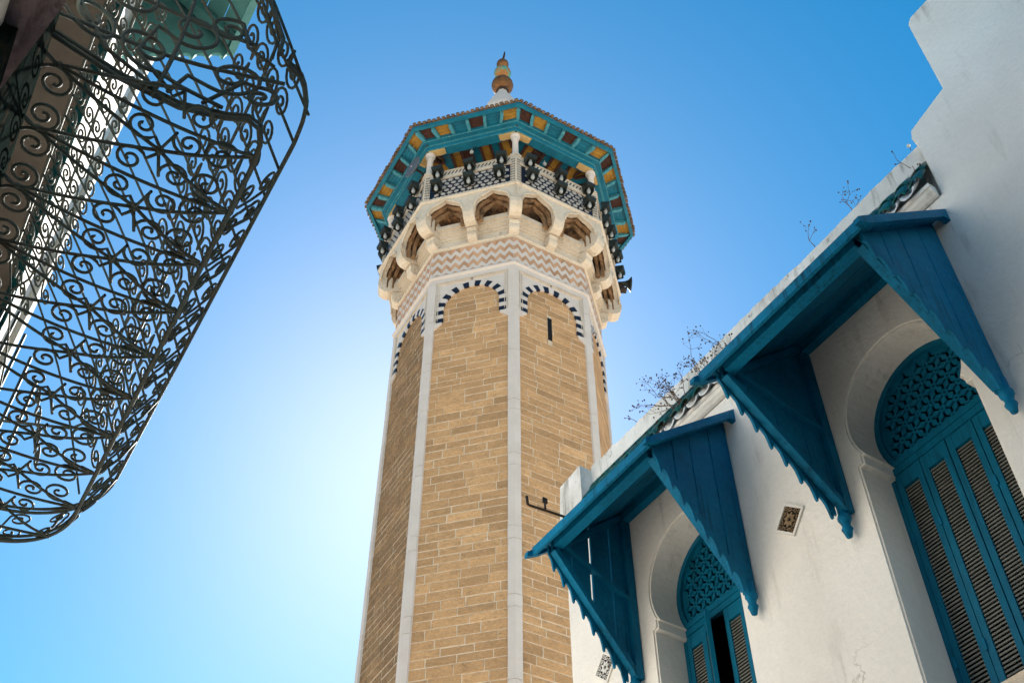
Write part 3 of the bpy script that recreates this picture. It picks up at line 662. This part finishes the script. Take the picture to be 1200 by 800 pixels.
# awnings
def scallop(p0, p1, n, depth):      # toothed lower edge between two points (y,z); returns list of points
    L_ = []; p0, p1 = V(p0), V(p1); d = (p1-p0)
    for i in range(n):
        for t, q in ((0, 0), (.28, .12), (.42, .55), (.5, .95), (.58, 1.0), (.66, .9), (.72, .4), (.85, .1)):
            L_.append(p0+d*((i+t)/n)+V((0, -depth*q)))
    L_.append(p1); return L_
def make_awning(label, gap=0, seed=4, pf=.93):
    W = 1.35; t = thing('window_awning', label, 'awning', M(), 'blue wooden awnings over the arched windows')
    # local: x 0..W along the street, y out, z 0 = bottom tip
    zb = 1.80; zf = zb-.828*pf       # back height, front height, projection
    sl = (zf-zb)/pf
    rf = MB(); r_ = random.Random(4)
    nb = 5
    for i in range(nb):                 # roof boards running down-slope edge to edge along x
        y0, y1 = i*(pf+.10)/nb+.004, (i+1)*(pf+.10)/nb-.004
        rf.hexa([(-.09, y0+.003, zb+sl*y0), (W+.09, y0+.003, zb+sl*y0), (W+.09, y1, zb+sl*y1), (-.09, y1, zb+sl*y1)],
                [(-.09, y0+.003, zb+sl*y0+.03), (W+.09, y0+.003, zb+sl*y0+.03), (W+.09, y1, zb+sl*y1+.03), (-.09, y1, zb+sl*y1+.03)])
    ro_ = rf.build('roof', BLUE, t)
    cap = MB()
    for x in (-.135, W+.09):            # roof side fascia with drooping end
        y1 = pf+.10
        prof = [(-.01, zb+.05), (y1, zb+sl*y1+.05), (y1+.07, zb+sl*y1-.01), (y1+.075, zb+sl*y1-.06), (y1+.03, zb+sl*y1-.035), (y1-.06, zb+sl*(y1-.06)-.03), (.06, zb+sl*.06-.04), (.03, zb-.08), (-.01, zb-.085)]
        cap.prism([(x, y, z) for y, z in prof], (.045, 0, 0))
    cap.hexa([(-.09, pf+.101, zb+sl*(pf+.1)-.035), (W+.09, pf+.101, zb+sl*(pf+.1)-.035), (W+.09, pf+.125, zb+sl*(pf+.1)-.035), (-.09, pf+.125, zb+sl*(pf+.1)-.035)],
             [(-.09, pf+.101, zb+sl*(pf+.1)+.045), (W+.09, pf+.101, zb+sl*(pf+.1)+.045), (W+.09, pf+.125, zb+sl*(pf+.1)+.045), (-.09, pf+.125, zb+sl*(pf+.1)+.045)])
    cap.build('roof_edge', BLUE, ro_)
    bm_ = MB()
    bm_.beam((.05, pf-.03, zb+sl*(pf-.03)-.048), (W-.05, pf-.03, zb+sl*(pf-.03)-.048), .085, .085); bm_.build('front_beam', BLUE, t)
    bm_ = MB(); bm_.beam((.05, .036, zb-.09), (W-.05, .036, zb-.09), .07, .11); bm_.build('wall_plate', BLUE, t)
    for x, xo in ((0, -1), (W, 1)):
        # boarded triangular cheek
        ck = MB(); edges_y = [.0, .26*pf, .53*pf, .76*pf, pf]
        th = .022; zlo = lambda y: .10+(zf-.06-.10)*(y/pf)**1.02 if y > 0 else .10
        for i in range(4):
            y0, y1 = edges_y[i]+.0045, edges_y[i+1]-.0045
            if i == 1 and x: y1 -= gap
            if seed != 4: y0 += .002*(i % 2); y1 -= .003*((i+1) % 2)
            p = [(y0, zlo(y0)), (y1, zlo(y1)), (y1, zb+sl*y1-.003), (y0, zb+sl*y0-.003)]
            ck.prism([(x-th/2, y, z) for y, z in p], (th, 0, 0))
        co_ = ck.build('side_panel', BLUE, t)
        rl = MB(); xi = x-xo*.028
        a, b = (pf-.01, zf-.09), (.06, .17)
        rl.beam((xi, a[0], a[1]), (xi, b[0], b[1]), .05, .06, (1, 0, 0)); rl.beam((xi, .035, .14), (xi, .035, zb-.15), .055, .07, (0, 1, 0))
        rl.beam((xi, .07, zb-.10), (xi, pf-.06, zb+sl*(pf-.06)-.10), .05, .065, (1, 0, 0)); rl.beam((xi, .07, zb-.95), (xi, pf-.12, zf-.02), .035, .06, (1, 0, 0))
        rl.build('cheek_frame', BLUE, co_)
        vl = MB(); P = scallop((pf+.02, zf-.10), (.10, .12), 8, .085)
        P = [V((p.x, p.y)) for p in P]
        back = [V((.10, .20)), V((pf+.02, zf-.0))]
        vl.plate([(p.x, p.y) for p in P]+[(.10, .2), (pf+.02, zf-.01)], [], lambda a_, b_: (x+xo*.0125, a_, b_), (xo*.018, 0, 0))
        vl.build('scalloped_edge', BLUE, co_)
        ft = MB(); ft.M = T(x, .05, 0)
        ft.lathe([(.004, -.05), (.022, -.045), (.03, -.01), (.04, .015), (.028, .04), (.036, .075), (.046, .09), (.046, .115), (.035, .13), (.035, .22)], 10); ft.build('drop_finial', BLUE, t)
    return t
aw = make_awning('nearer blue awning with closed shutters beneath, beside the tall stepped wall')
aw.matrix_world = WA @ T(2.37, .01, 4.60)
a2 = make_awning('farther blue awning nearest the minaret, with a bright gap between its side boards', .018, 11, .79)
a2.matrix_world = WA @ T(4.66, .01, 4.56)

# vent tiles
def vent(u, h, label, mt, s=.155):
    t = thing('vent_tile', label, 'vent', WA @ T(u, 0, h) @ M.Rotation(R(45+4), 4, 'Y'), 'ornamental vent tiles set in the white wall')
    k = s/sqrt(2)
    f = MB(); f.plate([(-k, -k), (k, -k), (k, k), (-k, k)], [[(-k+.02, -k+.02), (k-.02, -k+.02), (k-.02, k-.02), (-k+.02, k-.02)]], lambda x, y: (x, .014, y), (0, -.013, 0)); f.build('frame', PLASTER, t)
    b = MB(); b.box(-k+.02, k-.02, .001, .003, -k+.02, k-.02); b.build('backing', DARK, t)
    p = MB(); kk = k-.021
    for q in range(8):
        th = q*pi/4; c_ = (cos(th), sin(th)); n_ = (-sin(th), cos(th))
        pts = [(c_[0]*.012, c_[1]*.012), (c_[0]*.035+n_[0]*.014, c_[1]*.035+n_[1]*.014), (c_[0]*.062, c_[1]*.062), (c_[0]*.035-n_[0]*.014, c_[1]*.035-n_[1]*.014)]
        p.prism([(x, .003, z) for x, z in pts], (0, .007, 0))
        c2 = (cos(th+pi/8)*.078, sin(th+pi/8)*.078)
        p.tube([(c2[0]+.013*cos(a), .007, c2[1]+.013*sin(a)) for a in [2*pi*i/10 for i in range(10)]], .004, 5, True)
    for sx in (-1, 1):
        for sz in (-1, 1): p.tube([(sx*(kk-.018)+.012*cos(a), .007, sz*(kk-.018)+.012*sin(a)) for a in [2*pi*i/10 for i in range(10)]], .004, 5, True)
    p.tube([(.072*cos(a), .007, .072*sin(a)) for a in [2*pi*i/24 for i in range(24)]], .003, 5, True)
    p.build('rosette', mt, t)
vent(4.215, 5.06, 'small dark diamond vent with tan rosette, between the two awnings', VENTC)
vent(6.44, 5.06, 'whitewashed diamond vent with a worn rosette, beside the minaret', PARAPET)
# iron bracket at the far corner
t = thing('iron_bracket', 'rusty iron hook bracket sticking out of the far end of the parapet', 'bracket', WA @ T(6.80, .03, 6.84))
b = MB(); b.tube([(0, -.02, 0), (.02, .22, .0), (.04, .42, .0), (.045, .44, .01), (.045, .45, .10)], .014, 6); b.build('arm', BLACKI, t)
b = MB(); b.tube([(.02, .26, .01), (.02, .26, .09)], .010, 6); b.box(.012, .028, .235, .285, .085, .145); b.build('upright', BLACKI, t)

# dry weeds growing on the roof edge
def weed(u, p, h, n, ln, label, seed, fluff=False, lean=(0, .5, .9)):
    r_ = random.Random(seed); t = thing('dry_weed', label, 'weed', WA @ T(u, p, h), 'dry weeds on the roof edge')
    st = MB(); sd_ = st
    def branch(p0, d, l, r, dep):
        pts = [p0]; q = p0.copy(); dd = d.copy()
        for i in range(5):
            dd = (dd+V((r_.gauss(0, .16), r_.gauss(0, .16), r_.gauss(0, .13)))).normalized(); q = q+dd*l/5; pts.append(q.copy())
        st.tube(pts, [r*(1-.11*i) for i in range(6)], 4)
        if dep == 0 or l < .06:
            s = r_.uniform(.004, .009) if not fluff else r_.uniform(.012, .02)
            st.m = 1; sd_.ball(q, s, 1, 5); st.m = 0
            return
        for i in range(r_.choice((2, 3, 3))):
            b = pts[r_.randint(2, 5)]; nd = (dd+V((r_.gauss(0, .6), r_.gauss(0, .6), r_.gauss(.1, .5)))).normalized()
            branch(b, nd, l*r_.uniform(.45, .75), r*.62, dep-1)
    for i in range(n):
        branch(V((r_.gauss(0, .05), r_.gauss(0, .03), 0)), (V(lean)+V((r_.gauss(0, .5), r_.gauss(0, .3), r_.gauss(0, .25)))).normalized(), ln*r_.uniform(.5, 1), (.0042), 3)
    st.build('stems', [WEED, FUZZ if fluff else SEED], t)
weed(5.0, .03, 6.86, 11, .30, 'large bushy dry weed with many seed heads above the farther awning', 1, lean=(.35, .6, .55))
weed(4.72, .02, 6.86, 5, .30, 'dry brown weed between the two awnings, right of the bushiest one', 2)
weed(4.35, .02, 6.86, 2, .26, 'thin dry weed behind the left corner of the nearer awning', 3)
weed(3.45, -.14, 7.41, 2, .16, 'sparse weed on the parapet above the left end of the nearer awning', 5)
weed(2.95, -.14, 7.41, 2, .17, 'wispy bare weed on the parapet edge above the nearer awning', 6)
weed(2.36, -.14, 7.41, 1, .07, 'tiny tuft with white fluff on the parapet beside the stepped wall', 16, True)
weed(2.27, .02, 6.95, 3, .10, 'small dry sprig in the corner by the stepped wall', 8)
weed(5.9, -.14, 7.41, 1, .10, 'tiny dry tuft on the parapet near its far end', 9)

# ================================================================== LEFT HOUSE
lh = thing('old_house', 'white house on the left with a caged window and timber sill', 'house', LA @ T(0, 0, -CAMZ))
WY = .35; S0, S1, Z0, Z1 = 1.45, 4.9, 2.62, 4.67
mb = MB(PZ)
mb.plate([(-12, -1.6), (5.0, -1.6), (5.0, 8.0), (-12, 8.0)], [[(S0, Z0), (S1, Z0), (S1, Z1), (S0, Z1)]], lambda x, y: (x, WY, y), (0, .5, 0)); mb.build('wall', PLASTER, lh)
mb = MB(PZ); d = V((cos(R(10.5)), -sin(R(10.5)), 0)); a = V((5.001, WY, 0)); e = a+d*.50
mb.prism([(a.x, a.y, -1.6), (e.x, e.y, -1.6), (e.x+4, e.y+.9, -1.6), (a.x, a.y+3, -1.6)], (0, 0, 12.6)); mb.build('projecting_wall', PLASTER, lh)
mb = MB(PZ); m_ = a+d*.26; mb.lathe([(.035, -1.6), (.035, 10.5)], 14, (m_.x, m_.y)); mb.build('drainpipe', CREAM, lh)
mb = MB(PZ); mb.box(S0, S1, WY-.012, WY+.03, Z1-.03, Z1+.03); mb.box(S1-.03, S1+.03, WY-.01, WY+.03, Z0, Z1-.031); wf = mb.build('window_frame', TEALD, lh)
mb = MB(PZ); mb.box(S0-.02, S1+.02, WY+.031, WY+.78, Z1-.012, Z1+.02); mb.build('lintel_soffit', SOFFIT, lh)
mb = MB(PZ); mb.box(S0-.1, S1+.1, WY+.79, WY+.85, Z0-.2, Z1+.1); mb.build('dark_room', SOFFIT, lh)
mb = MB(PZ); mb.box(1.4, 4.95, WY-.03, WY+.06, 1.7, 2.615); mb.build('sill_board', SILLW_SHADE, lh)
# timber under the sill, placed on world rays measured for its edge
def ray(px, py):
    th = R(48.0387); F = V((0, cos(th), sin(th))); U = V((0, -sin(th), cos(th))); return F+V((1, 0, 0))*((px-600)/1322.83)+U*((400-py)/1322.83)
li = lh.matrix_world.inverted()
def at_h(px, py, h): r_ = ray(px, py); return li @ (r_*(h/r_.z)+V((0, 0, CAMZ)))
p, q = at_h(80, 0, 2.1), at_h(0, 105, 2.1); dd = (q-p).normalized(); nn = V((0, 0, 1)).cross(dd)
if nn.y < 0: nn = -nn
A, B = p-dd*.5, q+dd*2.2
mb = MB()
mb.hexa([A, B, B+nn*.24, A+nn*.24], [x+V((0, 0, .16)) for x in (A, B, B+nn*.24, A+nn*.24)]); mb.build('timber_beam', WOODP, lh)
# hood above the caged window
hd = thing('window_hood', 'pale turquoise wooden hood high on the left house above the iron cage', 'awning', LA @ T(0, WY, 5.75))
zb, zf, x0, x1, pf = .38, .06, 1.35, 3.38, .53
mb = MB()
for i in range(5):
    y0, y1 = -i*pf/5-.002, -(i+1)*pf/5+.002; f = lambda y: zb+(zf-zb)*(-y/pf)
    mb.hexa([(x0, y0, f(y0)), (x1, y0, f(y0)), (x1, y1, f(y1)), (x0, y1, f(y1))], [(x0, y0, f(y0)+.03), (x1, y0, f(y0)+.03), (x1, y1, f(y1)+.03), (x0, y1, f(y1)+.03)])
mb.build('roof', PALET, hd)
for x in (x0+.05, (x0+x1)/2-.2, (x0+x1)/2+.4, x1-.06):
    mb = MB(); mb.beam((x, -.01, zb-.04), (x, -pf+.02, zf-.035), .05, .06, (1, 0, 0)); mb.build('rafter', PALET, hd)
mb = MB(); mb.box(x0, x1, -pf-.02, -pf+.02, zf-.10, zf+.05); mb.build('front_board', PALET, hd)
for x in (x0, x1):
    mb = MB(); P = scallop((.02, -.5), (pf, zf-.06), 7, .05)
    mb.plate([(p_.x, p_.y) for p_ in P]+[(pf, zf+.02), (.0, zb+.0), (.0, -.5)], [], lambda a_, b_: (x, -a_, b_), (.02, 0, 0)); mb.build('side_panel', PALET, hd)
# ---------------- wrought-iron window cage
cage = thing('window_cage', 'dark green wrought iron scrollwork cage bulging from the left house window', 'window grille', LA @ T(0, WY, 2.6))
# local frame: x along street, y to the left (0 at the wall, negative out), z up from the cage floor
YB, YM, YO = -.06, -.37, -.585        # wall rail, middle row, outer row
SP = .212; NK = 10; K0 = 1.78; XE = K0+SP*(NK-1)+.14
def spiral(mb, O, ex, ey, c, r, turns=1.6, a0=0, sgn=1, tail=None, tr=.006, n=26):
    """flat scroll in plane (O, ex, ey) round c, outer radius r, starting at angle a0; tail: list of 2-D points the bar runs on to"""
    pts = []
    for i in range(n+1):
        t = i/n; rr = r*(.12+.88*t); a = a0+sgn*2*pi*turns*(t-1); pts.append((c[0]+rr*cos(a), c[1]+rr*sin(a)))
    if tail: pts += tail
    mb.tube([O+ex*x+ey*y for x, y in pts], [tr*1.25 if i == 0 else tr for i in range(len(pts))], 6)
def cpair(mb, O, ex, ey, x0, x1, y0, r, out=1, tr=.006):
    """C-scroll: spine bulging from x0 to x1 with a spiral on each end"""
    xm = (x0+x1)/2
    for s_, x in ((1, x0+r), (-1, x1-r)):
        tail = [(x+s_*r*.6, y0-out*r*.92), (xm, y0-out*r*1.02)]
        spiral(mb, O, ex, ey, (x, y0), r, 1.55, -out*(pi/2+s_*.25), -s_*out*-1, tail, tr)
def bow(mb, p, q, sag, r, n=10, dirv=V((0, 0, -1))):
    p, q = V(p), V(q); mb.tube([p+(q-p)*(i/n)+dirv*sag*sin(pi*i/n) for i in range(n+1)], r, 6)
EX, EY, EZ = V((1, 0, 0)), V((0, 1, 0)), V((0, 0, 1))
def xo(i): return K0+SP*i
bt = MB(); br = .0055
corner = lambda x: 1 if x < XE-.25 else max(.0, 1-((x-(XE-.25))/.25)**2.2)
def outl(x):
    if x <= XE-.3: return YO-.01
    return YO-.02+.3-.3*cos(math.asin(min(1, (x-XE+.3)/.3)))
for i in range(NK):
    x = xo(i); O = V((x, YB, 0)); xm = x+SP/2; f = corner(x); yo = outl(x)
    K = (x, YB, 0); Mi = (xm, YM, -.015); Mp = (x-SP/2, YM, -.015)
    bow(bt, K, Mi, .01, br); bow(bt, K, Mp, .01, br)
    bow(bt, K, (x+.01, outl(x+.01), 0), .025, br, 16)
    f2 = corner(x+SP); yo2 = outl(x+SP)
    if f > .3: bow(bt, Mi, (x+.01, yo, 0), .012, br)
    if x+SP < XE-.02: bow(bt, Mi, (x+SP+.01, yo2, 0), .012, br)
    else: bow(bt, Mi, (XE-.03, YM*.75, 0), .012, br)
    # scroll pairs along the wall rail, facing one another
    for s_ in ((-1, 1) if i < NK-1 else ()):
        spiral(bt, V((xm+s_*.055, YB-.012, -.006)), EX, EY, (0, 0), .052, 1.7, pi/2-s_*.6, s_, [(s_*.03, .062)], .005)
    # scrolls round the middle knots
    for s_ in (-1, 1):
        for w_ in (-1, 1):
            if i == NK-1 and w_ == -1: continue
            spiral(bt, V((x+s_*.048, YM+w_*.062, -.02+rnd.uniform(-.004, .004))), EX, EY, (0, 0), .044, 1.6, -w_*pi/2+s_*.5, -s_*w_, [(s_*.052, -w_*.062)], .0048)
    # outer row
    if xm < XE-.25:
        for s_ in (-1, 1):
            spiral(bt, V((xm+s_*.054, yo+.075, -.004)), EX, EY, (0, 0), .052, 1.6, -pi/2+s_*.9, -s_, [(s_*.05, -.075)], .0048)
    bt.ball((x, YB-.01, 0), .011, 1, 8); bt.ball(Mi, .013, 1, 8)
def edgepath(z, inset=0.0, n=14):
    """plan outline of the cage from the near wall end round the front to the far wall end"""
    P = [(1.70, -.002), (1.74, YB-.15), (1.745, YM), (1.715, YO+.10), (1.69, YO+.045), (1.70, YO+.01), (1.745, YO-.012)]
    P += [(1.84, YO-.02), (2.4, YO-.02), (2.9, YO-.02)]
    r = .30
    for i in range(n+1):
        a = pi/2*i/n; P.append((XE-r+r*sin(a), YO-.02+r-r*cos(a)))
    P.append((XE, -.002))
    return [V((x, y*(1-inset) , z)) for x, y in P]
bt.tube(edgepath(0), .0075, 6); bt.tube(edgepath(.022), .006, 6)
bt.tube([(1.62, -.002, 0), (XE, -.002, 0)], .009, 6)
for i in range(NK): bt.tube([(xo(i)-.03, -.005, 0), (xo(i), YB, 0)], .006, 6)
bt.build('bottom_panel', IRON, cage)
# belly band
be = MB()
EP = edgepath(0)[4:]
def along(path, s):
    for a_, b_ in zip(path, path[1:]):
        l_ = (b_-a_).length
        if s <= l_ or b_ is path[-1]: return a_+(b_-a_)*(s/l_), (b_-a_).normalized()
        s -= l_
tot = sum((b_-a_).length for a_, b_ in zip(EP, EP[1:]))
nb_ = int(tot/.118); BZ = .21; BO = .095; top = []
for i in range(nb_):
    p, dx = along(EP, (i+.5)*tot/nb_); nrm = V((dx.y, -dx.x, 0)); 
    O = p+nrm*.012+V((0, 0, BZ/2))
    if p.y > -.14 or i < 2: continue
    UP = (nrm*BO+EZ*BZ).normalized(); O = p+nrm*BO/2+EZ*BZ/2
    for s_ in (-1, 1):
        spiral(be, O, dx, UP, (0, s_*.052), .046, 1.6, (pi if i % 2 else 0)+s_*.5, s_ if i % 2 else -s_, [(-.045 if i % 2 else .045, 0)], .0042)
    if i % 2: be.tube([p, p+nrm*(BO*.62)+EZ*BZ*.5, p+nrm*BO+EZ*BZ], .005, 6)
for i in range(161):
    n_ = V((0, 0, 0))
    for q_ in (-.07, -.035, 0, .035, .07): n_ += along(EP, min(max(i*tot/160+q_, .001), tot-.001))[1]
    p = along(EP, i*tot/160)[0]; n_.normalize(); top.append(p+V((n_.y, -n_.x, 0))*BO+EZ*BZ)
be.tube(top, .0065, 6); be.tube([q_+V((0, 0, .02)) for q_ in top], .005, 6)
be.build('belly_band', IRON, cage)
# sloping front from the belly up to the wall under the lintel
fr = MB(); ZT = 1.36
def slope(x, t):      # t 0 at belly, 1 at wall
    f = corner(min(x, XE-.01)); y0 = (YO-.02-BO)*max(f, .12)
    if x < 1.75: u = max(0, (x-1.59)/.16); y0 = (YO+.04)+(y0-YO-.04)*sqrt(max(0, 1-(1-u)**2))
    return V((x, y0*(1-t)-.02*t*0, BZ+(ZT-BZ)*t)) + V((0, -.05*sin(pi*t), 0))
n = NK*2+1
for i in range(n):
    x = 1.615+(XE-1.655)*i/(n-1)
    fr.tube([slope(x, j/8) for j in range(9)], .0045, 6)
for tt, rr, q in ((.17, .05, 1), (.33, .05, 1), (.80, .045, 1), (.93, .045, 1)):
    m_ = NK*2
    for i in range(m_):
        x = 1.66+(XE-1.70)*(i+.5)/m_; o_ = slope(x, tt); up = (slope(x, tt+.05)-slope(x, tt-.05)).normalized()
        sg = 1 if i % 2 else -1
        for s_ in (-1, 1):
            spiral(fr, o_, EX, up, (sg*.0, s_*.052), rr*.95, 1.6, s_*-pi/2+sg*.4, sg*s_, [(sg*.046, 0)], .0045, 22)
for tt in (.25, .86, 1.0):
    fr.tube([slope(1.60+(XE-1.64)*i/20, tt) for i in range(21)], .0055, 6)
fr.build('front_panel', IRON, cage)
# near end: big loose scrolls
ne = MB()
def endpt(y, z): return V((1.655+.075*sin(pi*min(1, max(0, -y/.6)))*(1-z/ZT), y, z))
prof = [V((1.70, YO+.0, .205)), V((1.63, YO+.0, .209)), V((1.60, YO+.03, .225))]+[V((1.606, slope(1.60, t).y, slope(1.60, t).z)) for t in (.1, .25, .4, .55, .7, .85, 1)]
prof = prof[2:]
ne.tube(prof, .0065, 6); ne.tube([q_+V((.02, .012, 0)) for q_ in prof], .005, 6)
def escroll(y, z, r, a0, sg, tail, tr=.0062):
    pts = []
    for i in range(31):
        t = i/30; rr = r*(.14+.86*t); a_ = a0+sg*2*pi*1.5*(t-1); pts.append((y+rr*cos(a_), z+rr*sin(a_)))
    for ty, tz in tail: pts.append((ty, tz))
    # smooth tail
    ne.tube([endpt(a_, b_) for a_, b_ in pts], tr, 6)
escroll(-.09, .13, .075, -1.2, 1, [(-.0, .10), (.0, .02)])
escroll(-.13, .36, .10, -1.3, 1, [(-.03, .30), (-.04, .16), (-.15, .05), (-.30, .015)])
escroll(-.24, .15, .085, -2.2, -1, [(-.36, .06), (-.47, .02)])
escroll(-.33, .33, .085, -.9, 1, [(-.24, .27), (-.22, .12), (-.33, .03)])
escroll(-.47, .17, .085, -1.0, 1, [(-.36, .12), (-.33, .02)])
escroll(-.42, .40, .06, 2.0, 1, [(-.48, .34), (-.56, .27)])
escroll(-.55, .10, .05, 1.2, -1, [(-.50, .16), (-.42, .02)])
escroll(-.20, .62, .08, -1.2, 1, [(-.10, .55), (-.05, .40), (-.02, .2)])
escroll(-.07, .80, .06, -1.2, 1, [(-.02, .74), (-.01, .6)])
for a_, b_, c_ in (((0, .02), (-.25, .22), (-.60, .19)), ((0, .25), (-.22, .42), (-.50, .36)), ((0, .5), (-.15, .62), (-.33, .60)), ((-.3, .0), (-.32, .3), (-.28, .68))):
    P = []
    for i in range(13):
        t = i/12; P.append(endpt(a_[0]*(1-t)**2+2*t*(1-t)*b_[0]+c_[0]*t*t, a_[1]*(1-t)**2+2*t*(1-t)*b_[1]+c_[1]*t*t))
    ne.tube(P, .0065, 6)
ne.build('end_panel', IRON, cage)
fe = MB()
for i in range(5):
    y = -.06-.06*i; fe.tube([(XE, y, 0), (XE, y, .21+(ZT-.21)*(1-(-y)/.62))], .007, 6)
fe.build('end_panel', IRON, cage)
